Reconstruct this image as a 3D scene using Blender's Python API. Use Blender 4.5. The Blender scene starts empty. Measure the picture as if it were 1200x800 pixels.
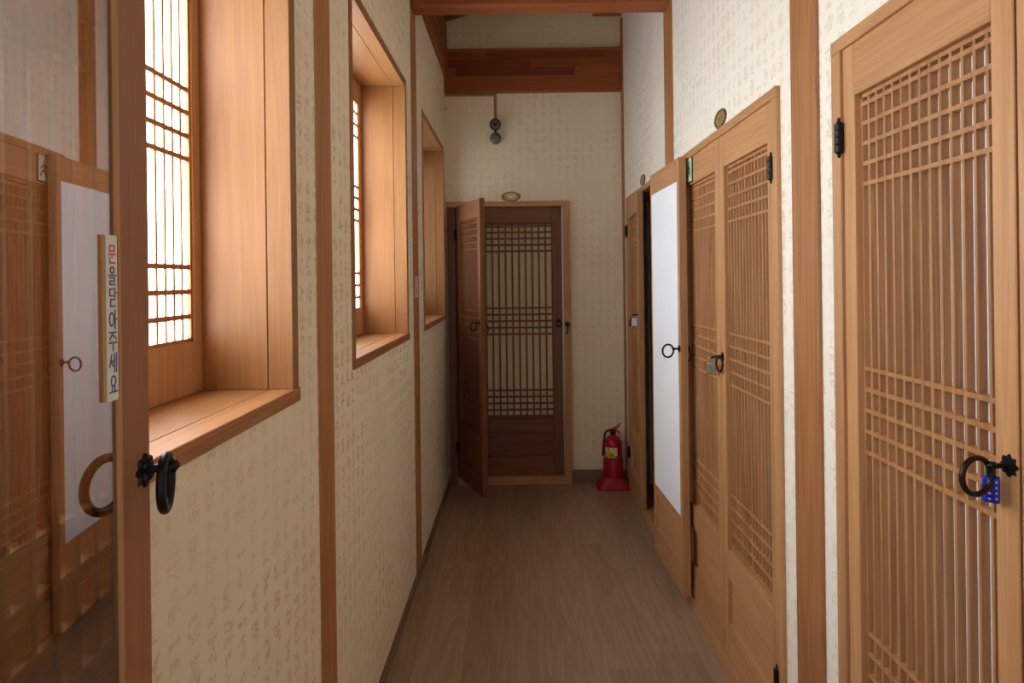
import bpy, bmesh, math, random
from mathutils import Vector, Matrix

S = bpy.context.scene
COL = S.collection
PI = math.pi
EYE = 1.56                      # camera height above the floor
FOC = 745.0                     # focal length in pixels of a 1200 px wide frame
WL, WR, DF = -0.542, 0.815, 4.86  # left wall, right wall, far wall
YB = -1.25                       # open (entrance) end of the corridor
random.seed(4)


def srgb(r, g, b):
    f = lambda c: (c / 255 / 12.92) if c / 255 <= 0.04045 else ((c / 255 + 0.055) / 1.055) ** 2.4
    return (f(r), f(g), f(b), 1.0)


# ------------------------------------------------------------------ node helpers
class NT:
    def __init__(self, name):
        self.m = bpy.data.materials.new(name)
        self.m.use_nodes = True
        self.t = self.m.node_tree
        self.t.nodes.clear()
        self.out = self.t.nodes.new('ShaderNodeOutputMaterial')

    def n(self, typ, **kw):
        nd = self.t.nodes.new(typ)
        for k, v in kw.items():
            setattr(nd, k, v)
        return nd

    def put(self, sock, v):
        if hasattr(v, 'is_output') or isinstance(v, bpy.types.NodeSocket):
            self.t.links.new(v, sock)
        else:
            sock.default_value = v

    def math(self, op, a, b=None, c=None):
        nd = self.n('ShaderNodeMath', operation=op)
        for i, v in enumerate((a, b, c)):
            if v is not None:
                self.put(nd.inputs[i], v)
        return nd.outputs[0]

    def mix(self, f, a, b, typ='MIX'):
        nd = self.n('ShaderNodeMix', data_type='RGBA', blend_type=typ)
        self.put(nd.inputs['Factor'], f)
        self.put(nd.inputs[6], a)
        self.put(nd.inputs[7], b)
        return nd.outputs[2]

    def ramp(self, f, stops):
        nd = self.n('ShaderNodeValToRGB')
        e = nd.color_ramp.elements
        while len(e) < len(stops):
            e.new(0.5)
        for i, (p, c) in enumerate(stops):
            e[i].position = p
            e[i].color = c
        self.put(nd.inputs[0], f)
        return nd.outputs[0]

    def noise(self, vec, scale, detail=3.0, rough=0.5, dist=0.0):
        nd = self.n('ShaderNodeTexNoise')
        self.put(nd.inputs['Vector'], vec)
        nd.inputs['Scale'].default_value = scale
        nd.inputs['Detail'].default_value = detail
        nd.inputs['Roughness'].default_value = rough
        nd.inputs['Distortion'].default_value = dist
        return nd.outputs[0]

    def sstep(self, x, lo, hi):
        nd = self.n('ShaderNodeMapRange', interpolation_type='SMOOTHSTEP')
        self.put(nd.inputs[0], x)
        nd.inputs[1].default_value = lo
        nd.inputs[2].default_value = hi
        nd.inputs[3].default_value = 0.0
        nd.inputs[4].default_value = 1.0
        return nd.outputs[0]

    def bsdf(self, color, rough=0.5, metal=0.0, spec=0.5, bump=None, bstr=0.3, bdist=0.002, **kw):
        p = self.n('ShaderNodeBsdfPrincipled')
        self.put(p.inputs['Base Color'], color)
        self.put(p.inputs['Roughness'], rough)
        p.inputs['Metallic'].default_value = metal
        p.inputs['Specular IOR Level'].default_value = spec
        for k, v in kw.items():
            self.put(p.inputs[k], v)
        if bump is not None:
            b = self.n('ShaderNodeBump')
            b.inputs['Strength'].default_value = bstr
            b.inputs['Distance'].default_value = bdist
            self.put(b.inputs['Height'], bump)
            self.t.links.new(b.outputs[0], p.inputs['Normal'])
        self.t.links.new(p.outputs[0], self.out.inputs[0])
        return self.m


def wood(name, dark, light, axis, rough=0.45, lam=None, grain=1.0, spec=0.4):
    """timber with grain running along one axis of the object"""
    N = NT(name)
    tc = N.n('ShaderNodeTexCoord')
    oi = N.n('ShaderNodeObjectInfo')
    off = N.math('MULTIPLY', oi.outputs['Random'], 37.0)
    cx = N.n('ShaderNodeCombineXYZ')
    for i in range(3):
        N.put(cx.inputs[i], off)
    add = N.n('ShaderNodeVectorMath', operation='ADD')
    N.put(add.inputs[0], tc.outputs['Object'])
    N.put(add.inputs[1], cx.outputs[0])
    mp = N.n('ShaderNodeMapping')
    sc = [22.0, 22.0, 22.0]
    sc['XYZ'.index(axis)] = 0.9
    mp.inputs['Scale'].default_value = sc
    N.put(mp.inputs['Vector'], add.outputs[0])
    v = mp.outputs[0]
    big = N.noise(v, 1.0, 2.0, 0.5, 0.6)
    rings = N.math('SINE', N.math('MULTIPLY', big, 34.0))
    rings = N.math('MULTIPLY_ADD', rings, 0.5, 0.5)
    mp2 = N.n('ShaderNodeMapping')
    sc2 = [260.0, 260.0, 260.0]
    sc2['XYZ'.index(axis)] = 6.0
    mp2.inputs['Scale'].default_value = sc2
    N.put(mp2.inputs['Vector'], add.outputs[0])
    fib = N.noise(mp2.outputs[0], 1.0, 2.0, 0.6)
    wide = N.noise(v, 0.25, 2.0, 0.5)
    f = N.math('MULTIPLY', N.math('POWER', rings, 1.6), 0.24 * grain)
    f = N.math('ADD', f, N.math('MULTIPLY', fib, 0.42))
    f = N.math('ADD', f, N.math('MULTIPLY', wide, 0.40))
    if lam:
        se = N.n('ShaderNodeSeparateXYZ')
        N.put(se.inputs[0], tc.outputs['Object'])
        row = N.math('FLOOR', N.math('DIVIDE', se.outputs['XYZ'.index(lam[0])], lam[1]))
        seg = N.math('FLOOR', N.math('ADD', N.math('DIVIDE', se.outputs['XYZ'.index(axis)], lam[2]), N.math('MULTIPLY', row, 0.37)))
        cc = N.n('ShaderNodeCombineXYZ')
        N.put(cc.inputs[0], row)
        N.put(cc.inputs[1], seg)
        wn = N.n('ShaderNodeTexWhiteNoise', noise_dimensions='2D')
        N.put(wn.inputs['Vector'], cc.outputs[0])
        f = N.math('ADD', N.math('MULTIPLY', f, 0.6), N.math('MULTIPLY', wn.outputs['Value'], 0.6))
    col = N.ramp(f, [(0.15, light), (0.95, dark)])
    tint = N.math('MULTIPLY_ADD', oi.outputs['Random'], 0.16, 0.92)
    cm = N.n('ShaderNodeCombineXYZ')
    for i in range(3):
        N.put(cm.inputs[i], tint)
    col = N.mix(1.0, col, cm.outputs[0], 'MULTIPLY')
    return N.bsdf(col, rough, spec=spec, bump=f, bstr=0.15, bdist=0.001)


def plain(name, col, rough=0.5, metal=0.0, spec=0.5, nscale=40, amt=0.12, **kw):
    N = NT(name)
    tc = N.n('ShaderNodeTexCoord')
    no = N.noise(tc.outputs['Object'], nscale, 3)
    dk = tuple(c * (1 - amt) for c in col[:3]) + (1,)
    lt = tuple(min(1, c * (1 + amt)) for c in col[:3]) + (1,)
    return N.bsdf(N.mix(no, dk, lt), rough, metal, spec, **kw)


def wallpaper(name, ax, amount=1.0, ca=(238, 223, 190), cb=(246, 236, 210)):
    """cream mulberry paper embossed with columns of brush characters"""
    N = NT(name)
    tc = N.n('ShaderNodeTexCoord')
    se = N.n('ShaderNodeSeparateXYZ')
    N.put(se.inputs[0], tc.outputs['Object'])
    u0, v0 = se.outputs['XYZ'.index(ax)], se.outputs[2]
    P = tc.outputs['Object']
    d1 = N.math('SUBTRACT', N.noise(P, 38, 2), 0.5)
    mp = N.n('ShaderNodeMapping')
    mp.inputs['Location'].default_value = (7.3, 3.1, 5.7)
    N.put(mp.inputs['Vector'], P)
    d2 = N.math('SUBTRACT', N.noise(mp.outputs[0], 38, 2), 0.5)
    u = N.math('ADD', N.math('DIVIDE', u0, 0.060), N.math('MULTIPLY', d1, 0.62))
    v = N.math('ADD', N.math('DIVIDE', v0, 0.068), N.math('MULTIPLY', d2, 0.62))
    fx, fy = N.math('FRACT', u), N.math('FRACT', v)
    cc = N.n('ShaderNodeCombineXYZ')
    N.put(cc.inputs[0], N.math('FLOOR', u))
    N.put(cc.inputs[1], N.math('FLOOR', v))
    ra = N.n('ShaderNodeTexWhiteNoise', noise_dimensions='3D')
    N.put(ra.inputs['Vector'], cc.outputs[0])
    N.put(cc.inputs[2], 3.0)
    cc2 = N.n('ShaderNodeCombineXYZ')
    N.put(cc2.inputs[0], N.math('FLOOR', u))
    N.put(cc2.inputs[1], N.math('FLOOR', v))
    cc2.inputs[2].default_value = 11.0
    rb = N.n('ShaderNodeTexWhiteNoise', noise_dimensions='3D')
    N.put(rb.inputs['Vector'], cc2.outputs[0])
    s1 = N.n('ShaderNodeSeparateColor')
    N.put(s1.inputs[0], ra.outputs['Color'])
    s2 = N.n('ShaderNodeSeparateColor')
    N.put(s2.inputs[0], rb.outputs['Color'])
    r1, r2, r3 = s1.outputs
    r4, r5, r6 = s2.outputs

    def seg(c, pos, along, half, pres, thr):
        a = N.math('ABSOLUTE', N.math('SUBTRACT', c, pos))
        a = N.math('SUBTRACT', 1.0, N.sstep(a, 0.035, 0.125))
        b = N.math('ABSOLUTE', N.math('SUBTRACT', along, 0.5))
        b = N.math('SUBTRACT', 1.0, N.sstep(b, half - 0.06, half + 0.02))
        g = N.math('GREATER_THAN', pres, thr)
        return N.math('MULTIPLY', N.math('MULTIPLY', a, b), g)
    items = [
        seg(fy, N.math('MULTIPLY_ADD', r1, 0.12, 0.20), fx, 0.30, r4, 0.30),
        seg(fy, N.math('MULTIPLY_ADD', r2, 0.12, 0.70), fx, 0.26, r5, 0.35),
        seg(fy, 0.5, fx, 0.33, r6, 0.5),
        seg(fx, N.math('MULTIPLY_ADD', r3, 0.34, 0.33), fy, 0.36, r1, 0.35),
        seg(fx, N.math('MULTIPLY_ADD', r5, 0.2, 0.22), fy, 0.24, r2, 0.55),
    ]
    dg = N.math('ADD', fx, N.math('MULTIPLY', N.math('SUBTRACT', fy, 0.5), N.math('MULTIPLY_ADD', r6, 1.6, -0.8)))
    items.append(seg(dg, 0.55, fy, 0.34, r3, 0.55))
    g = items[0]
    for it in items[1:]:
        g = N.math('MAXIMUM', g, it)
    wear = N.noise(P, 130, 3, 0.6)
    # stained sheets: some sheets and patches have browned characters
    sh = N.n('ShaderNodeCombineXYZ')
    N.put(sh.inputs[0], N.math('FLOOR', N.math('DIVIDE', u0, 0.78)))
    N.put(sh.inputs[1], N.math('FLOOR', N.math('DIVIDE', N.math('ADD', v0, 0.11), 0.62)))
    sw = N.n('ShaderNodeTexWhiteNoise', noise_dimensions='2D')
    N.put(sw.inputs['Vector'], sh.outputs[0])
    patch = N.sstep(N.noise(P, 2.6, 2), 0.30, 0.62)
    stain = N.math('MULTIPLY', N.math('MULTIPLY_ADD', sw.outputs['Value'], 0.6, 0.4), N.math('MULTIPLY_ADD', patch, 0.8, 0.2))
    k = N.math('MULTIPLY', N.math('MULTIPLY', g, stain), N.sstep(wear, 0.34, 0.66))
    base = N.mix(N.noise(P, 5, 3), srgb(*ca), srgb(*cb))
    speck = N.sstep(N.noise(P, 260, 2), 0.52, 0.75)
    base = N.mix(N.math('MULTIPLY', speck, 0.18), base, srgb(190, 165, 120))
    col = N.mix(N.math('MULTIPLY', k, 0.80 * amount), base, srgb(188, 140, 80))
    pitch = N.noise(P, 170, 3, 0.6)
    h = N.math('ADD', N.math('MULTIPLY', g, 0.8), N.math('MULTIPLY', pitch, 0.55))
    return N.bsdf(col, 0.85, spec=0.2, bump=h, bstr=0.42, bdist=0.003)


def laminate():
    N = NT('floor_laminate')
    tc = N.n('ShaderNodeTexCoord')
    se = N.n('ShaderNodeSeparateXYZ')
    N.put(se.inputs[0], tc.outputs['Object'])
    row = N.math('FLOOR', N.math('DIVIDE', N.math('ADD', se.outputs[0], 0.05), 0.195))
    rw = N.n('ShaderNodeTexWhiteNoise', noise_dimensions='1D')
    N.put(rw.inputs['W'], row)
    yy = N.math('ADD', N.math('DIVIDE', se.outputs[1], 1.2), rw.outputs['Value'])
    segm = N.math('FLOOR', yy)
    cc = N.n('ShaderNodeCombineXYZ')
    N.put(cc.inputs[0], row)
    N.put(cc.inputs[1], segm)
    wn = N.n('ShaderNodeTexWhiteNoise', noise_dimensions='2D')
    N.put(wn.inputs['Vector'], cc.outputs[0])
    vec = N.n('ShaderNodeCombineXYZ')
    N.put(vec.inputs[0], N.math('MULTIPLY', se.outputs[0], 14.0))
    N.put(vec.inputs[1], se.outputs[1])
    N.put(vec.inputs[2], N.math('MULTIPLY', wn.outputs['Value'], 31.0))
    ring = N.noise(vec.outputs[0], 0.9, 3, 0.55, 0.8)
    ring = N.math('MULTIPLY_ADD', N.math('SINE', N.math('MULTIPLY', ring, 42)), 0.5, 0.5)
    vec2 = N.n('ShaderNodeCombineXYZ')
    N.put(vec2.inputs[0], N.math('MULTIPLY', se.outputs[0], 190.0))
    N.put(vec2.inputs[1], N.math('MULTIPLY', se.outputs[1], 5.0))
    fib = N.noise(vec2.outputs[0], 1.0, 3, 0.6)
    f = N.math('ADD', N.math('MULTIPLY', ring, 0.25), N.math('MULTIPLY', fib, 0.4))
    f = N.math('ADD', f, N.math('MULTIPLY', wn.outputs['Value'], 0.3))
    col = N.ramp(f, [(0.1, srgb(180, 152, 124)), (0.9, srgb(140, 113, 90))])
    return N.bsdf(col, N.math('MULTIPLY_ADD', fib, 0.12, 0.34), spec=0.4, bump=f, bstr=0.05, bdist=0.001)


M = {}
HD, HL = srgb(170, 118, 74), srgb(206, 156, 107)
for a in 'XYZ':
    M['honey' + a] = wood('honey_pine_' + a, HD, HL, a)
    M['niche' + a] = wood('niche_cedar_' + a, srgb(122, 79, 40), srgb(172, 120, 70), a, 0.42, grain=0.5)
    M['post' + a] = wood('post_pine_' + a, srgb(136, 84, 46), srgb(190, 132, 80), a, 0.5)
    M['beam' + a] = wood('beam_lamwood_' + a, srgb(112, 54, 24), srgb(178, 100, 52), a, 0.5, lam=('Z', 0.062, 0.9))
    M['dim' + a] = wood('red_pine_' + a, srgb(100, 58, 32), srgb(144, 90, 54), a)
M['entry'] = wood('entry_stile_pine', srgb(132, 84, 54), srgb(172, 118, 80), 'Z', 0.5, grain=0.4)
M['lattice'] = wood('lattice_pine', srgb(142, 88, 48), srgb(202, 150, 98), 'Z', 0.5, grain=0.9)  # darker than the stile pine, to deepen the shade between bars
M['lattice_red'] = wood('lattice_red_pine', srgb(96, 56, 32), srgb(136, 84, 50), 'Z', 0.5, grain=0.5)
M['wall_y'] = wallpaper('embossed_paper_side', 'Y')
M['wall_r'] = wallpaper('embossed_paper_whitened', 'Y', 0.65, (240, 232, 212), (249, 244, 230))  # less stained, base whitened to carry the brighter light on this wall
M['wall_x'] = wallpaper('embossed_paper_end', 'X', 0.5)
M['floor'] = laminate()
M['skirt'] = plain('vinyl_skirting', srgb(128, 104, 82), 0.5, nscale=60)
M['iron'] = plain('black_iron', srgb(26, 24, 23), 0.38, 0.55, nscale=200, amt=0.3)
M['iron_brown'] = plain('bronzed_iron', srgb(48, 36, 30), 0.3, 0.6, nscale=120, amt=0.3)
M['door_paper'] = plain('white_door_paper', srgb(246, 249, 252), 0.8, spec=0.1, nscale=9, amt=0.03)
M['cream_paper'] = plain('cream_door_paper', srgb(226, 212, 176), 0.85, spec=0.1, nscale=30, amt=0.05)
M['ceiling'] = plain('ceiling_board', srgb(150, 104, 66), 0.7, nscale=12)
M['steel'] = plain('brushed_steel', srgb(176, 172, 164), 0.28, 0.95, nscale=300, amt=0.1)
M['brass'] = plain('aged_brass', srgb(186, 158, 96), 0.36, 0.5, nscale=180, amt=0.35)
M['brass_dark'] = plain('tarnished_brass', srgb(84, 66, 34), 0.45, 0.5, nscale=180, amt=0.3)
M['brass_light'] = plain('polished_brass', srgb(238, 220, 160), 0.25, 0.7, nscale=180, amt=0.1)
M['blue'] = plain('blue_enamel', srgb(18, 40, 190), 0.25, nscale=80, amt=0.08)
M['blue_pale'] = plain('pale_silver', srgb(196, 206, 218), 0.3, 0.6, nscale=80, amt=0.05)
M['ext_red'] = plain('red_enamel', srgb(178, 18, 26), 0.28, nscale=20, amt=0.08)
M['stand_red'] = plain('red_plastic', srgb(160, 14, 24), 0.42, nscale=30, amt=0.08)
M['black'] = plain('black_plastic', srgb(22, 21, 21), 0.5, nscale=60)
M['grey'] = plain('smoked_lens', srgb(112, 106, 92), 0.2, nscale=60)
M['white'] = plain('white_card', srgb(232, 232, 222), 0.6, nscale=60, amt=0.03)
M['tan'] = plain('tan_board_edge', srgb(190, 152, 100), 0.7, nscale=90)
M['ink'] = plain('blue_ink', srgb(92, 98, 136), 0.6, nscale=60)
M['ink_red'] = plain('red_ink', srgb(222, 84, 104), 0.6, nscale=60)
M['yellow'] = plain('yellow_label', srgb(226, 204, 60), 0.5, nscale=60)
M['green'] = plain('sign_green', srgb(20, 120, 84), 0.4, nscale=60)
M['mint'] = plain('sign_mint', srgb(214, 228, 206), 0.4, nscale=60, amt=0.03)
M['conduit'] = plain('brown_conduit', srgb(158, 120, 76), 0.55, nscale=60)
M['pink'] = plain('pale_pink_card', srgb(226, 200, 190), 0.6, nscale=60, amt=0.05)


def window_paper(strength):
    N = NT('daylit_window_paper')
    tc = N.n('ShaderNodeTexCoord')
    no = N.noise(tc.outputs['Object'], 6, 2)
    col = N.mix(no, (0.80, 0.91, 1.0, 1), (0.85, 0.93, 1.0, 1))
    return N.bsdf(srgb(240, 240, 236), 0.9, **{'Emission Color': col, 'Emission Strength': strength})


# paper glow set per window: strongest at the first, weakest at the far one
for i_, s_ in enumerate((6.2, 5.6, 1.9)):
    M['win_paper%d' % (i_ + 1)] = window_paper(s_)


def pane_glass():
    N = NT('darkened_pane')
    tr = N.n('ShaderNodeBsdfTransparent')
    tr.inputs[0].default_value = (0.46, 0.40, 0.33, 1)  # pane darkened to stand in for shade on the bars behind
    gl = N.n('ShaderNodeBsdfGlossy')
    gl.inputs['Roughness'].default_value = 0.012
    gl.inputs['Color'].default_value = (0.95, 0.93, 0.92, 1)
    tc = N.n('ShaderNodeTexCoord')
    fr = N.n('ShaderNodeFresnel')
    fr.inputs['IOR'].default_value = 1.6
    f = N.math('MULTIPLY_ADD', fr.outputs[0], 1.5, 0.13)
    f = N.math('ADD', f, N.math('MULTIPLY', N.noise(tc.outputs['Object'], 3, 2), 0.04))
    mx = N.n('ShaderNodeMixShader')
    N.put(mx.inputs[0], f)
    N.t.links.new(tr.outputs[0], mx.inputs[1])
    N.t.links.new(gl.outputs[0], mx.inputs[2])
    N.t.links.new(mx.outputs[0], N.out.inputs[0])
    return N.m


def clear():
    N = NT('pane_back')
    tr = N.n('ShaderNodeBsdfTransparent')
    tc = N.n('ShaderNodeTexCoord')
    N.put(tr.inputs[0], N.mix(N.noise(tc.outputs['Object'], 3), (0.97, 0.97, 0.96, 1), (0.99, 0.99, 0.98, 1)))
    N.t.links.new(tr.outputs[0], N.out.inputs[0])
    return N.m


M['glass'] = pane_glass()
M['glass_back'] = clear()

# ------------------------------------------------------------------ mesh helpers


def box(bm, x0, x1, y0, y1, z0, z1, mat=0):
    vs = [bm.verts.new((x, y, z)) for x in (x0, x1) for y in (y0, y1) for z in (z0, z1)]
    for q in ((0, 1, 3, 2), (4, 6, 7, 5), (0, 4, 5, 1), (2, 3, 7, 6), (0, 2, 6, 4), (1, 5, 7, 3)):
        f = bm.faces.new([vs[i] for i in q])
        f.material_index = mat
    return vs


def prism(bm, pts, ext, axis='Y', pos=0.0):
    """extrude a 2D outline; axis Y: pts are (x,z); X: (y,z); Z: (x,y)"""
    def P(a, b, t):
        return {'Y': (a, t, b), 'X': (t, a, b), 'Z': (a, b, t)}[axis]
    A = [bm.verts.new(P(a, b, pos)) for a, b in pts]
    B = [bm.verts.new(P(a, b, pos + ext)) for a, b in pts]
    n = len(pts)
    bm.faces.new(A)
    bm.faces.new(B[::-1])
    for i in range(n):
        bm.faces.new((A[i], B[i], B[(i + 1) % n], A[(i + 1) % n]))


def lathe(bm, prof, n=28, M4=None):
    """revolve (r,z) profile about Z"""
    rings = []
    for r, z in prof:
        ring = []
        for i in range(n):
            a = 2 * PI * i / n
            v = Vector((r * math.cos(a), r * math.sin(a), z))
            ring.append(bm.verts.new(M4 @ v if M4 else v))
        rings.append(ring)
    for a, b in zip(rings, rings[1:]):
        for i in range(n):
            bm.faces.new((a[i], a[(i + 1) % n], b[(i + 1) % n], b[i]))
    for ring in (rings[0], rings[-1]):
        if (ring[0].co - ring[n // 2].co).length > 1e-6:
            bm.faces.new(ring)


def tube(bm, pts, r, n=10, closed=False):
    pts = [Vector(p) for p in pts]
    rings = []
    m = len(pts)
    up = None
    for i, p in enumerate(pts):
        if closed:
            t = (pts[(i + 1) % m] - pts[i - 1]).normalized()
        else:
            t = (pts[min(i + 1, m - 1)] - pts[max(i - 1, 0)]).normalized()
        if up is None:
            up = Vector((0, 0, 1)) if abs(t.z) < 0.9 else Vector((1, 0, 0))
        a = t.cross(up)
        if a.length < 1e-4:
            a = t.orthogonal()
        a.normalize()
        b = a.cross(t).normalized()
        up = b
        rings.append([bm.verts.new(p + r * (math.cos(2 * PI * k / n) * a + math.sin(2 * PI * k / n) * b)) for k in range(n)])
    prs = list(zip(rings, rings[1:])) + ([(rings[-1], rings[0])] if closed else [])
    for A, B in prs:
        for k in range(n):
            bm.faces.new((A[k], A[(k + 1) % n], B[(k + 1) % n], B[k]))
    if not closed:
        bm.faces.new(rings[0])
        bm.faces.new(rings[-1])


def obj(name, bm, mats, parent=None, smooth=False, bevel=0.0, seg=1):
    me = bpy.data.meshes.new(name)
    bmesh.ops.recalc_face_normals(bm, faces=bm.faces)
    bm.to_mesh(me)
    bm.free()
    for m in (mats if isinstance(mats, (list, tuple)) else [mats]):
        me.materials.append(m)
    if smooth:
        for p in me.polygons:
            p.use_smooth = True
        me.set_sharp_from_angle(angle=math.radians(40))
    o = bpy.data.objects.new(name, me)
    COL.objects.link(o)
    if parent:
        o.parent = parent
    if bevel:
        b = o.modifiers.new('edge', 'BEVEL')
        b.width = bevel
        b.segments = seg
        b.limit_method = 'ANGLE'
    return o


def bx(name, dims, mat, parent=None, bevel=0.0015):
    bm = bmesh.new()
    box(bm, *dims)
    return obj(name, bm, mat, parent, bevel=bevel)


def struct(o):
    o['kind'] = 'structure'
    return o


def empty(name, mat=None, kind=None, label=None, cat=None, group=None):
    o = bpy.data.objects.new(name, None)
    o.empty_display_size = 0.05
    COL.objects.link(o)
    if mat is not None:
        o.matrix_world = mat
    tag(o, label, cat, group, kind)
    return o


def tag(o, label=None, cat=None, group=None, kind=None):
    if label:
        o['label'] = label
    if cat:
        o['category'] = cat
    if group:
        o['group'] = group
    if kind:
        o['kind'] = kind
    return o


E_ = EYE  # heights below are given relative to the eye and lifted by E_


def wall_holes(name, ax, plane, back, a0, a1, z0, z1, holes, mat):
    """wall slab with rectangular openings; ax = running axis"""
    bm = bmesh.new()
    As = sorted({a0, a1, *[h[0] for h in holes], *[h[1] for h in holes]})
    Zs = sorted({z0, z1, *[h[2] for h in holes], *[h[3] for h in holes]})
    for i in range(len(As) - 1):
        j = 0
        while j < len(Zs) - 1:
            am, zm = (As[i] + As[i + 1]) / 2, (Zs[j] + Zs[j + 1]) / 2
            if any(h[0] < am < h[1] and h[2] < zm < h[3] for h in holes):
                j += 1
                continue
            p0, p1 = min(plane, back), max(plane, back)
            if ax == 'Y':
                box(bm, p0, p1, As[i], As[i + 1], Zs[j], Zs[j + 1])
            else:
                box(bm, As[i], As[i + 1], p0, p1, Zs[j], Zs[j + 1])
            j += 1
    bmesh.ops.remove_doubles(bm, verts=bm.verts, dist=1e-5)
    return struct(obj(name, bm, mat))


# ================================================================== room shell
BAY = 1.575
WIN0 = 0.493
WINS = [(WIN0 + BAY * k, WIN0 + BAY * k + 1.06) for k in range(3)]
WZ0, WZ1 = E_ - 0.288, E_ + 0.981
wall_holes('wall_left', 'Y', WL, WL - 0.30, YB, DF + 0.1, 0, E_ + 1.95,
           [(a, b, WZ0, WZ1) for a, b in WINS], M['wall_y'])
DOORC = [1.03, 2.545, 4.10]
DW = 0.585
DTOP = E_ + 0.587
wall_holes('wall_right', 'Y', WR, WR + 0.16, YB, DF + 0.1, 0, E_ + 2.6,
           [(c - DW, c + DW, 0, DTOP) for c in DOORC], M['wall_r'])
FX0, FX1 = -0.532, 0.397
wall_holes('wall_far', 'X', DF, DF + 0.16, WL, WR, 0, E_ + 2.6, [(FX0, FX1, 0, E_ + 0.592)], M['wall_x'])
struct(bx('floor', (WL - 0.3, 2.6, YB, DF + 0.5, -0.06, 0.0), M['floor'], bevel=0))

# ceiling: boarded slope rising from the left eave to the right, beyond the beams
bm = bmesh.new()
zc = lambda x: E_ + 2.02 + 0.30 * (x - WL)
prism(bm, [(WL - 0.3, zc(WL - 0.3)), (WR + 0.2, zc(WR + 0.2)), (WR + 0.2, zc(WR + 0.2) + 0.05), (WL - 0.3, zc(WL - 0.3) + 0.05)],
      DF + 0.2 - YB, 'Y', YB)
struct(obj('ceiling', bm, M['ceiling']))

# rooms behind the right hand doors: they hide the sky, brown stands in for shade
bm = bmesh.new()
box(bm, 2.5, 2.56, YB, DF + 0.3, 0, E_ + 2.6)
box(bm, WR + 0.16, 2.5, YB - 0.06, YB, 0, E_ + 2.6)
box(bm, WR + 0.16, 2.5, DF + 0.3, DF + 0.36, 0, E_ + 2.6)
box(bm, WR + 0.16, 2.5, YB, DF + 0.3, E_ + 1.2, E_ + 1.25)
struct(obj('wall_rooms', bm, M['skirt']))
struct(bx('wall_behind', (-0.9, 0.9, DF + 0.42, DF + 0.46, 0, E_ + 1.0), M['wall_x'], bevel=0))

# skirting
struct(bx('baseboard_left', (WL, WL + 0.010, YB, DF, 0, 0.052), M['skirt'], bevel=0.003))
bm = bmesh.new()
box(bm, FX1 + 0.002, WR, DF - 0.012, DF, 0, 0.10)
struct(obj('baseboard_far', bm, M['skirt'], bevel=0.003))
ys = [YB, DOORC[0] - DW, DOORC[0] + DW, DOORC[1] - DW, DOORC[1] + DW, DOORC[2] - DW, DOORC[2] + DW, DF - 0.012]
bm = bmesh.new()
for i in range(0, 8, 2):
    box(bm, WR - 0.010, WR, ys[i] + 0.001, ys[i + 1] - 0.001, 0, 0.052)
struct(obj('baseboard_right', bm, M['skirt'], bevel=0.003))

# posts and beams
k = 0


def trim(dims, mat, bevel=0.003):
    global k
    k += 1
    return struct(bx('trim_%d' % k, dims, mat, bevel=bevel))


trim((WL - 0.05, WL + 0.005, 1.711, 1.844, 0.0, E_ + 1.54), M['postZ'])
trim((WL - 0.05, WL + 0.005, 3.283, 3.440, 0.0, E_ + 1.54), M['postZ'])
trim((WR - 0.012, WR + 0.05, 1.705, 1.860, 0.0, E_ + 2.0), M['postZ'])
trim((WR - 0.012, WR + 0.05, 3.290, 3.440, 0.0, E_ + 1.97), M['postZ'])
trim((WR - 0.012, WR + 0.05, DF - 0.055, DF, 0.0, E_ + 1.97), M['postZ'])
trim((WL, WR, 3.300, 3.415, E_ + 1.418, E_ + 1.74), M['beamX'], 0.012)      # cross beam
trim((WL, WR, 1.720, 1.840, E_ + 1.418, E_ + 1.74), M['beamX'], 0.012)
trim((WL, WR - 0.012, DF - 0.05, DF, E_ + 1.419, E_ + 1.748), M['beamX'], 0.004)
trim((WL, WL + 0.028, YB, DF - 0.05, E_ + 1.54, E_ + 1.92), M['beamY'], 0.006)  # eave plate
trim((0.585, WR - 0.012, YB, DF - 0.05, E_ + 1.977, E_ + 2.25), M['beamY'], 0.006)
for y in (DF - 0.13, 3.36, 1.78):                                            # rafters
    bm = bmesh.new()
    za = lambda x: E_ + 1.94 + 0.30 * (x - WL)
    prism(bm, [(WL, za(WL)), (0.585, za(0.585)), (0.585, za(0.585) + 0.075), (WL, za(WL) + 0.075)], 0.07, 'Y', y)
    k += 1
    struct(obj('trim_%d' % k, bm, M['beamX'], bevel=0.004))


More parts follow.
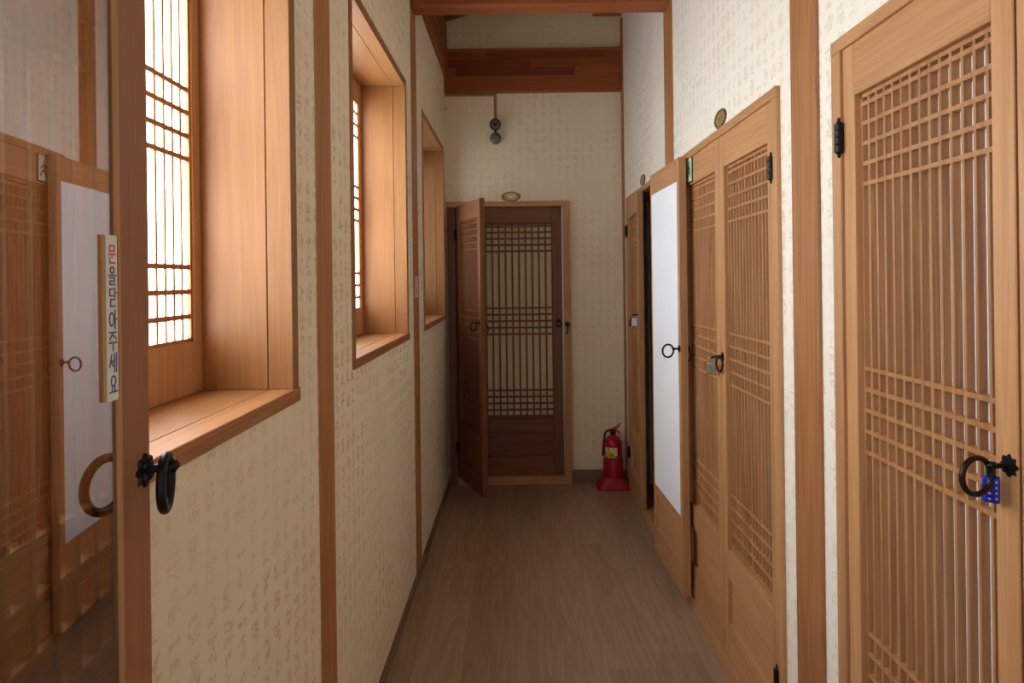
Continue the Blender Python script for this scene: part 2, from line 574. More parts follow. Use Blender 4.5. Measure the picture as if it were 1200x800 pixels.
# ================================================================== windows (deep lined niches)
def window(n, a, b):
    w = empty('window_%d' % n, kind='structure')
    x0, x1 = WL - 0.246, WL + 0.004
    xm = WL - 0.055
    zi0, zi1 = E_ - 0.2556, E_ + 0.945
    ai, bi = a + 0.036, b - 0.040
    # sill with its own nosing, header and two jamb linings, each a back board and a front strip
    bx('sill', (x0, xm - 0.001, a, b, WZ0, zi0), M['nicheY'], w)
    bx('sill_nosing', (xm, x1 + 0.004, a, b, WZ0 - 0.001, zi0), M['postY'], w)
    bx('header_board', (x0, xm - 0.001, a, b, zi1, WZ1), M['nicheY'], w)
    bx('header_strip', (xm, x1, a, b, zi1 - 0.001, WZ1 + 0.001), M['nicheY'], w)
    for (p, q) in ((a, ai), (bi, b)):
        bx('jamb_board', (x0, xm - 0.001, p, q, zi0, zi1), M['nicheZ'], w)
        bx('jamb_strip', (xm, x1, p + (0.001 if p > a else 0), q + (0.001 if p == a else 0), zi0, zi1), M['nicheZ'], w)
    # two lattice sashes
    mid = (ai + bi) / 2
    for s, (p, q, xo) in enumerate(((ai, mid + 0.02, -0.026), (mid - 0.02, bi, 0.0))):
        xf = WL - 0.211 + xo          # front face of the sash
        xb = xf - 0.024
        st = 0.036
        zb, zt = E_ - 0.135, E_ + 0.852
        fr = bmesh.new()
        box(fr, xb, xf, p, p + st, zi0, zi1)
        box(fr, xb, xf, q - st, q, zi0, zi1)
        box(fr, xb + .001, xf - .0015, p + st, q - st, zi0, zb)
        box(fr, xb + .001, xf - .0015, p + st, q - st, zt, zi1)
        sash = obj('sash', fr, M['honeyZ'], w, bevel=0.0015)
        lt = bmesh.new()
        pa, qa = p + st, q - st
        box(lt, xf - .0125, xf - .004, pa, pa + .007, zb, zt)
        box(lt, xf - .0125, xf - .004, qa - .007, qa, zb, zt)
        box(lt, xf - .0125, xf - .004, pa, qa, zb, zb + .008)
        box(lt, xf - .0125, xf - .004, pa, qa, zt - .008, zt)
        nn = 13
        for i in range(1, nn):
            c = pa + (qa - pa) * i / nn
            box(lt, xf - .0125, xf - .0085, c - .0031, c + .0031, zb, zt)
        for z in (.037, -.020, -.077, .446, .393, .339, .286, .798, .741, .684):
            box(lt, xf - .0125, xf - .0065, pa, qa, E_ + z - .0055, E_ + z + .0055)
        obj('lattice', lt, M['postZ'], sash)
        bx('window_paper', (xf - .0155, xf - .013, pa, qa, zb, zt), M['win_paper%d' % n], sash, 0)
    return w


for i, (a, b) in enumerate(WINS):
    window(i + 1, a, b)

# ================================================================== doors
LZ = 0.066              # bottom of every leaf above the floor
LH = 2.054


def Z(rel):             # eye-relative height -> leaf-local height
    return rel + 1.494


BARS = [.406, .360, .312, .264, .216, -.222, -.272, -.322, -.372, -.422, -.854, -.904, -.954, -1.004, -1.052]


def ring_handle(parent, pos, nrm, along, hang=(0, 0, -1), mat='iron', R=0.0290, stalk=0.030, r=0.0044, bend=(0, 0, 0)):
    """iron rosette, stalk and ring; nrm = direction out of the leaf, along = ring plane's horizontal direction"""
    nrm, along, hang = Vector(nrm).normalized(), Vector(along).normalized(), Vector(hang).normalized()
    pos = Vector(pos)
    q = Vector((0, 0, 1)).rotation_difference(nrm).to_matrix().to_4x4()
    T = Matrix.Translation(pos) @ q
    bm = bmesh.new()
    # eight petalled rosette
    n = 48
    for (h0, h1, rr) in ((0.0, 0.0035, 0.017), (0.0035, 0.0065, 0.011)):
        A, B = [], []
        for i in range(n):
            a = 2 * PI * i / n
            rad = rr * (1 + 0.16 * math.cos(8 * a))
            A.append(bm.verts.new(T @ Vector((rad * math.cos(a), rad * math.sin(a), h0))))
            B.append(bm.verts.new(T @ Vector((rad * .9 * math.cos(a), rad * .9 * math.sin(a), h1))))
        bm.faces.new(B)
        bm.faces.new(A[::-1])
        for i in range(n):
            bm.faces.new((A[i], A[(i + 1) % n], B[(i + 1) % n], B[i]))
    bend = Vector(bend)
    sd_ = (nrm * stalk + bend)
    sl_ = sd_.length
    T2 = Matrix.Translation(pos) @ Vector((0, 0, 1)).rotation_difference(sd_).to_matrix().to_4x4()
    lathe(bm, [(.0052, .002), (.0044, sl_ * .6), (.0052, sl_ - .006), (.0078, sl_), (.0078, sl_ + .005), (.003, sl_ + .009)], 14, T2)
    h = obj('ring_handle', bm, M['iron'], parent, smooth=True)
    c = pos + sd_ + hang * R
    rb = bmesh.new()
    tube(rb, [c + R * (math.cos(t) * along + math.sin(t) * Vector((0, 0, 1))) for t in [2 * PI * i / 40 for i in range(40)]], r, 10, True)
    obj('ring', rb, M[mat], h, smooth=True)
    return h


def hinge(parent, x, y, z, sx, h=0.10):
    """black barrel hinge with finials and a leaf plate"""
    bm = bmesh.new()
    T = Matrix.Translation((x, y, z))
    p = [(.001, -h / 2), (.0045, -h / 2 + .003), (.0035, -h / 2 + .008), (.010, -h / 2 + .014)]
    nk = 4
    for i in range(nk):
        z0 = -h / 2 + .014 + i * (h - .028) / nk
        z1 = z0 + (h - .028) / nk
        p += [(.0115, z0 + .001), (.0115, z1 - .002), (.0098, z1 - .001)]
    p += [(.008, h / 2 - .014), (.0035, h / 2 - .008), (.0045, h / 2 - .003), (.001, h / 2)]
    lathe(bm, p, 16, T)
    s = 1 if sx > 0 else -1
    box(bm, min(x, x - s * .020), max(x, x - s * .020), y + .004, y + .012, z - h * .36, z + h * .36)
    return obj('hinge', bm, M['iron'], parent, smooth=True)


def leaf(name, mat4, w, sg, label, ncol=14, stile=0.050, back='paper', wd='honey', latm='lattice', handle_out=None,
         hinges=True, t=0.038, group=None, front_recess=0.017, glass=False, bar=.0037):
    """traditional lattice door leaf. local: x from hinge (0) to free edge (sg*w), outer face y=0, inner face y=t"""
    root = empty(name, mat4, 'thing', label, 'door', group)

    def b(nm, xa, xb, y0, y1, z0, z1, m, par=root, bev=0.002):
        xa, xb = sorted((sg * xa, sg * xb))
        return bx(nm, (xa, xb, y0, y1, z0, z1), m, par, bev)
    zt, zb, p1, p0 = Z(.430), Z(-1.070), Z(-1.180), Z(-1.357)
    sm = M['entry'] if glass else M[wd + 'Z']
    b('stile', 0, stile, 0, t, 0, LH, sm)
    b('stile', w - stile, w, 0, t, 0, LH, sm)
    for (z0, z1) in ((zt, LH), (p1, zb), (0, p0)):
        b('rail', stile, w - stile, .0005, t - .0005, z0, z1, M[wd + 'X'])
    b('panel', stile, w - stile, .016, t - .012, p0, p1, M[wd + 'X'], bev=0)
    lb = bmesh.new()
    xi0, xi1 = stile, w - stile
    y0, y1 = (front_recess, t - .0050) if not glass else (.004, t - .008)

    def lbx(xa, xb, ya, yb, z0, z1):
        xa, xb = sorted((sg * xa, sg * xb))
        box(lb, xa, xb, ya, yb, z0, z1)
    lbx(xi0, xi0 + .007, y0 - .001, y1, zb, zt)
    lbx(xi1 - .007, xi1, y0 - .001, y1, zb, zt)
    lbx(xi0, xi1, y0 - .001, y1, zt - .010, zt)
    lbx(xi0, xi1, y0 - .001, y1, zb, zb + .010)
    for i in range(1, ncol):
        c = xi0 + (xi1 - xi0) * i / ncol
        lbx(c - bar, c + bar, y0, y1, zb, zt)
    for z in BARS:
        lbx(xi0, xi1, y0 - .0006, y1, Z(z) - max(.0052, bar), Z(z) + max(.0052, bar))
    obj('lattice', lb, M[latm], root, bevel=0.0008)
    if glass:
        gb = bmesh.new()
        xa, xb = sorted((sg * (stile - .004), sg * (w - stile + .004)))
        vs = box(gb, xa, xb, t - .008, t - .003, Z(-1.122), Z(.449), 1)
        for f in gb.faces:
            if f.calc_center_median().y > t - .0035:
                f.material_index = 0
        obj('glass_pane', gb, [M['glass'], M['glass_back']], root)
        bd = bmesh.new()
        for xx in (stile, w - stile - .005):
            xa, xb = sorted((sg * xx, sg * (xx + .005)))
            box(bd, xa, xb, t - .003, t + .001, Z(-1.122), Z(.449))
        obj('glazing_bead', bd, M['honeyZ'], root)
    else:
        b('door_paper', .030, w - .028, t - .0002, t + .0012, Z(-1.122), Z(.449), M['door_paper'], bev=0)
        if back == 'cream':
            b('lattice_paper', xi0, xi1, t - .0051, t - .0031, zb, zt, M['cream_paper'], bev=0)
        else:
            b('lattice_paper', xi0, xi1, t - .0051, t - .0031, zb, zt, M['door_paper'], bev=0)
    if hinges:
        hinge(root, -sg * .004, -.009, Z(.34), sg)
        hinge(root, -sg * .004, -.009, Z(-1.27), sg)
    return root


def door_frame(n, c, w=DW):
    """frame of a double door in the right wall"""
    fr = empty('door_%d' % n, kind='structure')
    xf, xb = WR - 0.015, WR + 0.13
    bx('header', (xf, xb, c - w, c + w, DTOP - .033, DTOP), M['honeyY'], fr)
    for (p, q) in ((c - w, c - w + .042), (c + w - .042, c + w)):
        bx('jamb', (xf + .001, xb, p, q, 0.0, DTOP - .033), M['honeyZ'], fr)
    bx('threshold', (xf + .001, xb, c - w + .042, c + w - .042, 0.0, .060), M['honeyY'], fr)
    return fr


for i, c in enumerate(DOORC):
    door_frame(i + 1, c)


def place(x, y, ang):
    return Matrix.Translation((x, y, LZ)) @ Matrix.Rotation(ang, 4, 'Z')


XL = WR - 0.006         # outer face of closed leaves
LW = DW - 0.042 - 0.004
# ---- nearest door on the right (shut, blue padlock)
c = DOORC[0]
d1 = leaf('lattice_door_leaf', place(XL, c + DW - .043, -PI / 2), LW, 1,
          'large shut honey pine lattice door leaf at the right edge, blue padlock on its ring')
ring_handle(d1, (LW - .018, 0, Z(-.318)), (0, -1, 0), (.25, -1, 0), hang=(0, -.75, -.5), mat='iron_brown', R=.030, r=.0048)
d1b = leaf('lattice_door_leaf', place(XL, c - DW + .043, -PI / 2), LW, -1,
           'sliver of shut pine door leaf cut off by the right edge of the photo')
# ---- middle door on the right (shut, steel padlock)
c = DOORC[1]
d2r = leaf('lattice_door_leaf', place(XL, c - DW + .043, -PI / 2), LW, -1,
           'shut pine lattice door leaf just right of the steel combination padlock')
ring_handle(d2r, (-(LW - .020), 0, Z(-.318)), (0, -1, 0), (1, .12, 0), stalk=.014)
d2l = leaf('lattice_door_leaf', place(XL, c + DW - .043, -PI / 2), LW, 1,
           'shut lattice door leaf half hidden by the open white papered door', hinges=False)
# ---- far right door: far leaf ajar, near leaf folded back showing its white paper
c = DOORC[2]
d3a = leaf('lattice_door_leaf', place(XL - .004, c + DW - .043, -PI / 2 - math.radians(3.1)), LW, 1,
           'slightly ajar pine lattice door leaf left of the white papered one, carrying a silver padlock')
ang = math.atan2(-.545, 0.019)
# folded back: hinge at far end, inner (papered) face towards the corridor
hb = Vector((.7725, 3.505, LZ))
d3b = leaf('papered_door_leaf', Matrix.Translation(hb) @ Matrix.Rotation(math.radians(90 - 2.0 + 180 - 0), 4, 'Z') @ Matrix.Identity(4),
           LW, 1, 'open door leaf folded back to show its smooth white paper, black ring near its edge', hinges=False)
d3b.matrix_world = Matrix.Translation(hb) @ Matrix.Rotation(-PI / 2 + math.radians(2.0), 4, 'Z') @ Matrix.Scale(-1, 4, (0, 1, 0)) @ Matrix.Translation((0, -.0, 0))
ring_handle(d3b, (LW - .014, .0382, Z(-.335)), (0, 1, 0), (.3, 1, 0), hang=(0, .80, -.25), R=.0295, r=.0044, stalk=.026)
ring_handle(d3b, (LW - .030, 0, Z(-.335)), (0, -1, 0), (1, -.1, 0), R=.0295, r=.0036, stalk=.008)

bm = bmesh.new()
lathe(bm, [(.008, 0), (.008, .002), (.005, .004), (.001, .0045)], 18, Matrix.Translation((LW - .050, .0378, LH - .020)) @ Matrix.Rotation(-PI / 2, 4, 'X'))
obj('stud', bm, M['steel'], d3b, smooth=True)

# ---- far end door: frame, shut inner leaf, open outer leaf
fr = empty('door_4', kind='structure')
bx('header', (FX0, FX1, DF - .035, DF + .14, E_ + .552, E_ + .592), M['honeyX'], fr)
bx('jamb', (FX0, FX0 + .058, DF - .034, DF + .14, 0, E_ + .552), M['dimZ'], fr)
bx('jamb', (FX1 - .050, FX1, DF - .034, DF + .14, 0, E_ + .552), M['honeyZ'], fr)
bx('threshold', (FX0 + .058, FX1 - .050, DF - .034, DF + .14, 0, .062), M['honeyX'], fr)
bm = bmesh.new()
box(bm, FX1 - .058, FX1 - .0505, DF - .010, DF + .004, .066, E_ + .550)
obj('strike_strip', bm, M['steel'], fr)
fw = FX1 - .060 - (FX0 + .060)
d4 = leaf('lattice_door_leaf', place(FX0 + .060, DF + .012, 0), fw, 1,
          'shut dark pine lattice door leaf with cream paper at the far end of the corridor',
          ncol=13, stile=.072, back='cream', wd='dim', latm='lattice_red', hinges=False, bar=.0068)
ring_handle(d4, (fw - .030, 0, Z(-.322)), (0, -1, 0), (1, -.5, 0), stalk=.012, R=.022)
a4 = math.atan2(-.46, .205)
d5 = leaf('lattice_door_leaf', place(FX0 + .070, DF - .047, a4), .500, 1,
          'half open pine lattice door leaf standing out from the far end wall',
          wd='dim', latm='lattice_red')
ring_handle(d5, (.470, 0, Z(-.300)), (0, -1, 0), (.35, -1, 0), hang=(0, -.55, -.65), R=.0290, stalk=.024)
ring_handle(d5, (.470, .0382, Z(-.315)), (0, 1, 0), (1, .2, 0), R=.0290, stalk=.012)

# latch on the right jamb of the far door
lt = empty('door_latch', Matrix.Translation((FX1 - .026, DF - .034, E_ - .345)), 'thing',
           'small black iron latch with hanging pin on the right jamb of the end door', 'latch')
bm = bmesh.new()
lathe(bm, [(.018, 0), (.018, .004), (.012, .008), (.010, .020), (.006, .030), (.001, .032)], 18, Matrix.Rotation(PI / 2, 4, 'X'))
obj('boss', bm, M['iron'], lt, smooth=True)
bm = bmesh.new()
tube(bm, [(0, -.022, .000), (.002, -.028, -.018), (.001, -.026, -.035), (-.006, -.022, -.075)], .0055, 8)
obj('pin', bm, M['iron'], lt, smooth=True)

# ---- glazed entrance leaf standing open at the left, glass towards the corridor
TH = math.radians(4.95)
gx0 = -0.36
dirv = Vector((-math.sin(TH), math.cos(TH), 0))
GW = 0.56
free = Vector((gx0, 0, 0)) + dirv * (0.727 / math.cos(TH))
hp = free - dirv * GW
tg = 0.036
# local x along dirv, inner (glass) face towards +x world: mirror so that z stays up
R3 = Matrix(((dirv.x, math.cos(TH), 0, 0), (dirv.y, math.sin(TH), 0, 0), (0, 0, 1, 0), (0, 0, 0, 1)))
nrm = Vector((math.cos(TH), math.sin(TH), 0))
gm = Matrix.Translation(Vector((hp.x, hp.y, LZ)) - nrm * tg) @ R3
gd = leaf('glazed_door_leaf', gm, GW, 1, 'glazed lattice door standing open at the left edge with a hanging iron ring',
          stile=.060, glass=True, t=tg, hinges=False, ncol=14)
vd = Vector((-.33, .944, 0)).normalized()
lx, ly = vd.dot(dirv), vd.dot(nrm)
ring_handle(gd, (GW - .014, tg, Z(-.209)), (0, 1, 0), (lx, ly, 0), hang=(-lx * .925, -ly * .925, -.38), R=.0290, stalk=.022, r=.0050, bend=(.014, 0, 0))

# ================================================================== notices and hardware
# please-close-the-door strip on the glass
STRK = [
    [[(.2, .66), (.8, .66), (.8, .95), (.2, .95), (.2, .66)], [(.04, .5), (.96, .5)], [(.5, .5), (.5, .33)], [(.2, .30), (.2, .05), (.86, .05)]],
    ['o', [(.04, .53), (.96, .53)], [(.2, .40), (.8, .40), (.8, .23), (.2, .23), (.2, .05), (.86, .05)]],
    [[(.60, .95), (.15, .95), (.15, .60), (.62, .60)], [(.80, 1.0), (.80, .50)], [(.80, .75), (1., .75)], [(.82, .40), (.25, .40), (.25, .05), (.86, .05)]],
    ['O', [(.80, 1.), (.80, 0)], [(.80, .5), (1., .5)]],
    [[(.08, .95), (.92, .95)], [(.52, .95), (.08, .60)], [(.48, .82), (.92, .60)], [(.0, .42), (1., .42)], [(.5, .42), (.5, 0)]],
    [[(.30, .92), (.04, .30)], [(.22, .70), (.46, .32)], [(.46, .60), (.64, .60)], [(.64, .95), (.64, .03)], [(.90, 1.), (.90, 0)]],
    ['p', [(.33, .36), (.33, .13)], [(.67, .36), (.67, .13)], [(.02, .12), (.98, .12)]],
]
st_h, st_w, st_t = 0.169, 0.0205, 0.0038
xs = GW - .060 - .0075 - st_w
sgn = empty('notice_strip', gm @ Matrix.Translation((xs, tg - .0025, 0)), 'thing',
            'narrow white strip with red and blue Korean lettering stuck on the glazed door', 'sign')
zt_ = Z(.050)
bx('backing_board', (0, st_w, 0, st_t - .0006, zt_ - st_h, zt_), M['tan'], sgn, 0)
bx('sign_face', (.0003, st_w, st_t - .0006, st_t, zt_ - st_h, zt_), M['white'], sgn, 0)


def strokes(bm, gl, ox, oz, sw, sh, th, y):
    for s in gl:
        if isinstance(s, str):
            cx, cz, rx, rz = {'o': (.5, .80, .24, .16), 'O': (.36, .5, .27, .34), 'p': (.5, .68, .30, .26)}[s]
            s = [(cx + rx * math.cos(2 * PI * i / 20), cz + rz * math.sin(2 * PI * i / 20)) for i in range(21)]
        P = [Vector((ox + sw * a, oz + sh * b)) for a, b in s]
        for A, B in zip(P, P[1:]):
            d = (B - A)
            if d.length < 1e-7:
                continue
            d.normalize()
            nn = Vector((-d.y, d.x)) * th / 2
            a, b_ = A - d * th * .4, B + d * th * .4
            q = [a + nn, b_ + nn, b_ - nn, a - nn]
            prism(bm, [(v.x, v.y) for v in q], .0004, 'Y', y)


for nm, rng, mt in (('red_lettering', (0, 1), 'ink_red'), ('blue_lettering', (1, 7), 'ink')):
    bm = bmesh.new()
    for gi in range(*rng):
        strokes(bm, STRK[gi], st_w * .17, zt_ - .009 - (gi + 1) * .0222 + .002, st_w * .70, .0195, .0017, st_t + .00005)
    obj(nm, bm, M[mt], sgn)


def padlock(name, mat4, bw, bh, bt, mat, label, dials=True, key=False):
    p = empty(name, mat4, 'thing', label, 'padlock')
    bm = bmesh.new()
    box(bm, -bw / 2, bw / 2, -bt / 2, bt / 2, -bh, 0)
    obj('lock_body', bm, M[mat], p, bevel=.0035, seg=3)
    bm = bmesh.new()
    r = bw * .30
    pts = [(-r, 0, -.006), (-r, 0, .012)] + [(r * math.cos(PI - PI * i / 10), 0, .012 + r * math.sin(PI * i / 10)) for i in range(1, 10)] + [(r, 0, .012), (r, 0, -.006)]
    tube(bm, pts, .0026, 10)
    obj('shackle', bm, M['steel'], p, smooth=True)
    if dials:
        for i in range(4):
            bm = bmesh.new()
            T = Matrix.Translation((-bw * .08, -bt * .32, -bh * (.18 + .21 * i))) @ Matrix.Rotation(0, 4, 'X')
            lathe(bm, [(.0045, -.0032), (bt * .42, -.0026), (bt * .42, .0026), (.0045, .0032)], 20, T)
            obj('dial', bm, M['steel' if mat == 'steel' else 'blue'], p, smooth=True)
        bm = bmesh.new()
        for i in range(4):
            z = -bh * (.18 + .21 * i)
            box(bm, -bw * .10 - .0016, -bw * .10 + .0016, -bt * .77, -bt * .735, z - .0018, z + .0018)
            box(bm, bw * .30 - .0014, bw * .30 + .0014, -bt * .5 - .0006, -bt * .5 + .0004, z - .0014, z + .0014)
        obj('dial_marks', bm, M['brass_light' if mat == 'blue' else 'black'], p)
    if key:
        bm = bmesh.new()
        tube(bm, [(-bw * .55, -.004, .004), (-bw * .75, -.006, -.02), (-bw * .8, -.007, -.055)], .0058, 8)
        obj('key_fob', bm, M['black'], p, smooth=True)
    return p


# blue combination lock hanging at the nearest right door
py = DOORC[0] + DW - .043 - (LW - .018)
padlock('padlock', Matrix.Translation((XL - .022, py + .012, E_ - .338)) @ Matrix.Rotation(math.radians(-38), 4, 'Z'),
        .024, .044, .016, 'blue', 'blue combination padlock hanging from the iron ring at the right edge')
py = DOORC[1]
padlock('padlock', Matrix.Translation((XL - .034, py + .022, E_ - .347)) @ Matrix.Rotation(math.radians(-25), 4, 'Z'),
        .034, .046, .018, 'steel', 'steel combination padlock hanging on the middle pair of right doors')
bm = bmesh.new()                      # hasp the steel lock hangs on
tube(bm, [(0, 0, 0), (-.014, .000, .003), (-.026, .004, .000), (-.036, .010, -.004)], .0045, 8)
hs = tag(obj('hasp', bm, M['iron'], smooth=True), 'short black iron hasp carrying the steel padlock', 'hasp', kind='thing')
hs.location = (XL, py + .004, E_ - .322)
py3 = DOORC[2] + DW - .043 - (LW - .03)
padlock('padlock', Matrix.Translation((XL - .055, py3, E_ - .262)) @ Matrix.Rotation(math.radians(-14), 4, 'Z'),
        .036, .052, .016, 'blue_pale', 'pale silver padlock with black key fob left of the white papered door', dials=False, key=True)
bm = bmesh.new()
tube(bm, [(0, 0, 0), (-.030, 0, .002), (-.050, 0, .000)], .0055, 8)
hs = tag(obj('hasp', bm, M['iron'], smooth=True), 'black iron staple carrying the pale silver padlock', 'hasp', kind='thing')
hs.location = (XL - .024, py3, E_ - .242)

# number plaques
SEG7 = {'7': [[(0, 1), (1, 1), (.35, 0)]], '1': [[(.15, .75), (.55, 1), (.55, 0)]]}


def plaque(mat4, label, digits):
    p = empty('number_plaque', mat4, 'thing', label, 'plaque', None)
    bm = bmesh.new()
    n = 96
    rings = []
    for (s, h) in ((1, 0), (1, .004), (.93, .007), (.80, .007), (.77, .0045), (.1, .0045)):
        ring = []
        for i in range(n):
            a = 2 * PI * i / n
            sc = 1 + (.045 * abs(math.cos(8 * a)) if s > .85 else 0)
            ring.append(bm.verts.new((.071 * s * sc * math.cos(a), -h, .036 * s * sc * math.sin(a))))
        rings.append(ring)
    for q, (A, B) in enumerate(zip(rings, rings[1:])):
        for i in range(n):
            f = bm.faces.new((A[i], A[(i + 1) % n], B[(i + 1) % n], B[i]))
            f.material_index = 1 if q in (0, 1, 3) or (q == 2 and i % 6 < 2) else 0
    bm.faces.new(rings[0])
    bm.faces.new(rings[-1])
    obj('plate', bm, [M['brass'], M['brass_dark']], p, smooth=True)
    bm = bmesh.new()
    if digits:
        for i, ch in enumerate(digits):
            strokes(bm, SEG7[ch], -.026 + i * .020, -.013, .013, .026, .0055, -.0068)
        for s in (-1, 1):
            tube(bm, [(s * .042, -.006, -.012), (s * .050, -.006, 0), (s * .042, -.006, .012)], .002, 6)
    else:
        for i in range(5):
            a = 2 * PI * i / 5 + PI / 2
            strokes(bm, [[(0, 0), (math.cos(a), math.sin(a))]], 0, 0, .020, .017, .007, -.0068)
    obj('raised_digits' if digits else 'raised_ornament', bm, M['brass_light'], p)
    return p


plaque(Matrix.Translation((-.046, DF - .0005, E_ + .632)), 'oval brass number plaque on the end wall above the far door', '711')
RW = Matrix.Rotation(-PI / 2, 4, 'Z')
plaque(Matrix.Translation((WR + .0005, 2.53, E_ + .628)) @ RW, 'oval brass plaque above the shut middle door on the right wall', None)
plaque(Matrix.Translation((WR + .0005, 4.10, E_ + .628)) @ RW, 'small looking oval brass plaque above the farthest door on the right wall', None)

# green exit sticker at the top of the half hidden leaf
ex = empty('exit_sign', Matrix.Translation((XL - .0002, 2.963, E_ + .498)) @ RW, 'thing',
           'small pale green exit sign with dark border beside the white papered door', 'sign')
bx('border', (-.044, .044, -.004, 0, -.062, .062), M['black'], ex, .001)
bx('sign_face', (-.038, .038, -.0048, -.0038, -.054, .054), M['mint'], ex, 0)
bm = bmesh.new()
strokes(bm, [[(.1, .1), (.4, .4), (.45, .7)], [(.4, .4), (.75, .3), (.9, .1)], [(.1, .6), (.45, .7), (.8, .5)], [(.45, .85), (.52, .9)]],
        -.030, -.040, .060, .080, .011, -.0054)
obj('running_figure', bm, M['green'], ex)

# twin sensor lamp and its conduit on the end wall
sl = empty('security_lamp', Matrix.Translation((-.157, DF, E_ + 1.10)), 'thing',
           'black twin headed sensor lamp on the end wall above the far door', 'lamp')
RX = Matrix.Rotation(PI / 2, 4, 'X')
bm = bmesh.new()
lathe(bm, [(.030, 0), (.030, .012), (.020, .020)], 24, Matrix.Translation((0, 0, .07)) @ RX)
box(bm, -.009, .009, -.022, -.004, -.02, .075)
obj('bracket', bm, M['black'], sl, smooth=True)
bm = bmesh.new()
lathe(bm, [(.018, .010), (.036, .020), (.043, .060), (.043, .078), (.037, .078), (.032, .050), (.001, .046)], 32, Matrix.Translation((0, 0, .068)) @ RX)
h1 = obj('lamp_head', bm, M['black'], sl, smooth=True)
bm = bmesh.new()
lathe(bm, [(.0365, .052), (.036, .066), (.014, .070), (.013, .060)], 32, Matrix.Translation((0, 0, .068)) @ RX)
obj('reflector', bm, M['grey'], h1, smooth=True)
bm = bmesh.new()
lathe(bm, [(.012, .048), (.013, .066), (.008, .074), (.001, .076)], 20, Matrix.Translation((0, 0, .068)) @ RX)
obj('bulb', bm, M['black'], h1, smooth=True)
bm = bmesh.new()
lathe(bm, [(.020, .006), (.043, .018), (.043, .040), (.036, .052), (.020, .060), (.001, .062)], 32, Matrix.Translation((0, 0, -.030)) @ RX)
obj('sensor_head', bm, M['grey'], sl, smooth=True)
bm = bmesh.new()
box(bm, -.168, -.147, DF - .012, DF, E_ + 1.215, E_ + 1.419)
box(bm, WL, -.149, DF - .0125, DF, E_ + 1.400, E_ + 1.418)
tag(obj('cable_conduit', bm, M['conduit'], bevel=.002), 'brown cable conduit running under the end beam down to the sensor lamp', 'conduit', kind='thing')

# little notice on the left post
nt = empty('post_notice', Matrix.Translation((WL + .0048, 3.362, E_ - .035)) @ Matrix.Rotation(PI / 2, 4, 'Z'), 'thing',
           'small pinkish paper notice stuck on the second left post', 'sign')
bx('card', (-.050, .050, -.0012, 0, -.056, .056), M['pink'], nt, 0)
bm = bmesh.new()
for i in range(3):
    box(bm, -.034, .034, -.0016, -.0010, .012 + i * .014, .015 + i * .014)
box(bm, -.012, -.004, -.0016, -.0010, -.046, .006)
box(bm, .010, .016, -.0016, -.0010, -.046, -.012)
box(bm, -.036, .036, -.0016, -.0010, -.016, -.012)
obj('printed_marks', bm, M['ink_red'], nt)

# cable clip in the far left corner
bm = bmesh.new()
tube(bm, [(0, 0, 0), (.018, -.006, -.002), (.026, -.008, .010), (.020, -.008, .020)], .004, 8)
hk = tag(obj('wall_hook', bm, M['steel'], smooth=True), 'tiny metal hook on the left wall at the far corner', 'hook', kind='thing')
hk.location = (WL - .001, DF - .09, E_ + 1.28)

# ================================================================== fire extinguisher on its stand
ex_x, ex_y = .694, 4.742
sd = empty('extinguisher_stand', Matrix.Translation((ex_x, ex_y, 0)), 'thing',
           'flared red plastic stand on the floor holding the fire extinguisher', 'stand')
bm = bmesh.new()
lv = [(.126, .092, 0), (.126, .092, .012), (.112, .086, .034), (.080, .076, .078), (.076, .074, .086)]
rings = []
for a, b_, z in lv:
    n = 40
    ring = []
    for i in range(n):
        t = 2 * PI * i / n
        cx, sx = math.cos(t), math.sin(t)
        e = 0.34 if z < .05 else .5
        ring.append(bm.verts.new((a * math.copysign(abs(cx) ** e, cx), b_ * math.copysign(abs(sx) ** e, sx), z)))
    rings.append(ring)
for A, B in zip(rings, rings[1:]):
    for i in range(len(A)):
        bm.faces.new((A[i], A[(i + 1) % len(A)], B[(i + 1) % len(A)], B[i]))
bm.faces.new(rings[0])
bm.faces.new(rings[-1])
obj('base', bm, M['stand_red'], sd, smooth=True)
bm = bmesh.new()
lathe(bm, [(.0745, .080), (.0735, .205), (.0715, .210), (.0690, .210), (.0690, .090)], 40)
obj('sleeve', bm, M['stand_red'], sd, smooth=True)

fe = empty('fire_extinguisher', Matrix.Translation((ex_x, ex_y, .088)), 'thing',
           'red fire extinguisher with yellow label standing in the far right corner', 'fire extinguisher')
bm = bmesh.new()
lathe(bm, [(.060, 0), (.066, .006), (.0665, .235), (.063, .258), (.052, .280), (.034, .294), (.020, .299), (.018, .312)], 40)
obj('cylinder', bm, M['ext_red'], fe, smooth=True)
for nm, a0, a1, z0, z1, mt, rr in (('label', 205, 290, .145, .222, 'white', .0672), ('yellow_label', 218, 268, .148, .220, 'yellow', .0676)):
    bm = bmesh.new()
    n = 14
    A = [bm.verts.new((rr * math.cos(math.radians(a0 + (a1 - a0) * i / n)), rr * math.sin(math.radians(a0 + (a1 - a0) * i / n)), z0)) for i in range(n + 1)]
    B = [bm.verts.new((v.co.x, v.co.y, z1)) for v in A]
    for i in range(n):
        bm.faces.new((A[i], A[i + 1], B[i + 1], B[i]))
    o = obj(nm, bm, M[mt], fe, smooth=True)
    o.modifiers.new('thick', 'SOLIDIFY').thickness = .0004
for a, z in ((232, .205), (242, .185), (255, .168), (280, .160), (212, .18)):
    bm = bmesh.new()
    t = math.radians(a)
    T = Matrix.Translation((.0681 * math.cos(t), .0681 * math.sin(t), z)) @ Matrix.Rotation(t, 4, 'Z')
    vs = box(bm, -.0006, .0006, -.006, .006, -.004, .004)
    for v in vs:
        v.co = T @ v.co
    obj('label_print', bm, M['black'], fe)
bm = bmesh.new()
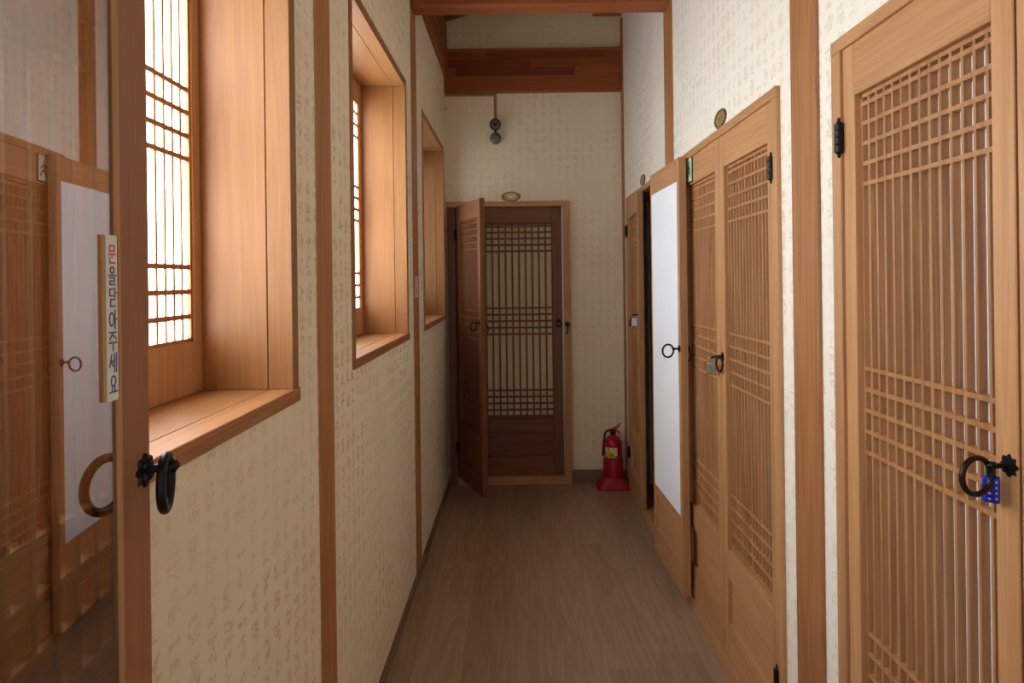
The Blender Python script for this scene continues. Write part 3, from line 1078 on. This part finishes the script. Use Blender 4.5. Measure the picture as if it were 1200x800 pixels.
lathe(bm, [(.019, .308), (.022, .312), (.022, .330), (.014, .336), (.013, .350)], 24)
box(bm, -.030, .012, -.009, .009, .330, .346)
obj('valve', bm, M['black'], fe, smooth=True)
bm = bmesh.new()
prism(bm, [(-.012, .350), (.030, .366), (.052, .392), (.058, .388), (.040, .356), (.006, .344)], .020, 'Y', -.010)
prism(bm, [(-.010, .346), (.030, .342), (.056, .322), (.060, .314), (.050, .312), (.028, .330), (-.010, .334)], .020, 'Y', -.010)
obj('lever', bm, M['ext_red'], fe, bevel=.002)
bm = bmesh.new()
tube(bm, [(-.028, 0, .338), (-.048, -.004, .334), (-.060, -.008, .316), (-.066, -.008, .280), (-.073, -.006, .20), (-.076, -.004, .150)], .0075, 10)
obj('hose', bm, M['black'], fe, smooth=True)

# ================================================================== light and camera
w = bpy.data.worlds.new('sky')
S.world = w
w.use_nodes = True
nt = w.node_tree
nt.nodes.clear()
sky = nt.nodes.new('ShaderNodeTexSky')
sky.sky_type = 'HOSEK_WILKIE'
sky.sun_direction = (0.3, -0.5, 0.8)
sky.turbidity = 6
bg = nt.nodes.new('ShaderNodeBackground')
bg.inputs[1].default_value = 0.50
out = nt.nodes.new('ShaderNodeOutputWorld')
mx = nt.nodes.new('ShaderNodeMix')
mx.data_type = 'RGBA'
mx.inputs['Factor'].default_value = 0.85
nt.links.new(sky.outputs[0], mx.inputs[6])
mx.inputs[7].default_value = (0.86, 0.93, 1.0, 1)
nt.links.new(mx.outputs[2], bg.inputs[0])
nt.links.new(bg.outputs[0], out.inputs[0])

cam = bpy.data.cameras.new('camera')
cam.sensor_fit = 'HORIZONTAL'
cam.sensor_width = 36.0
cam.lens = 36.0 * FOC / 1200
cam.shift_x = -(607 - 600) / 1200
cam.shift_y = -(400 - 327) / 1200
cam.clip_start = 0.02
co = bpy.data.objects.new('camera', cam)
COL.objects.link(co)
co.matrix_world = Matrix.Translation((0, 0, EYE)) @ Matrix.Rotation(PI / 2, 4, 'X') @ Matrix.Rotation(math.radians(-0.7), 4, 'Z')
S.camera = co

S.view_settings.view_transform = 'Standard'
S.view_settings.look = 'None'
S.view_settings.gamma = 1.0
S.view_settings.use_curve_mapping = False
S.view_settings.exposure = 0.95
S.cycles.use_denoising = True
S.cycles.max_bounces = 10
S.cycles.diffuse_bounces = 6
S.cycles.sample_clamp_indirect = 6.0
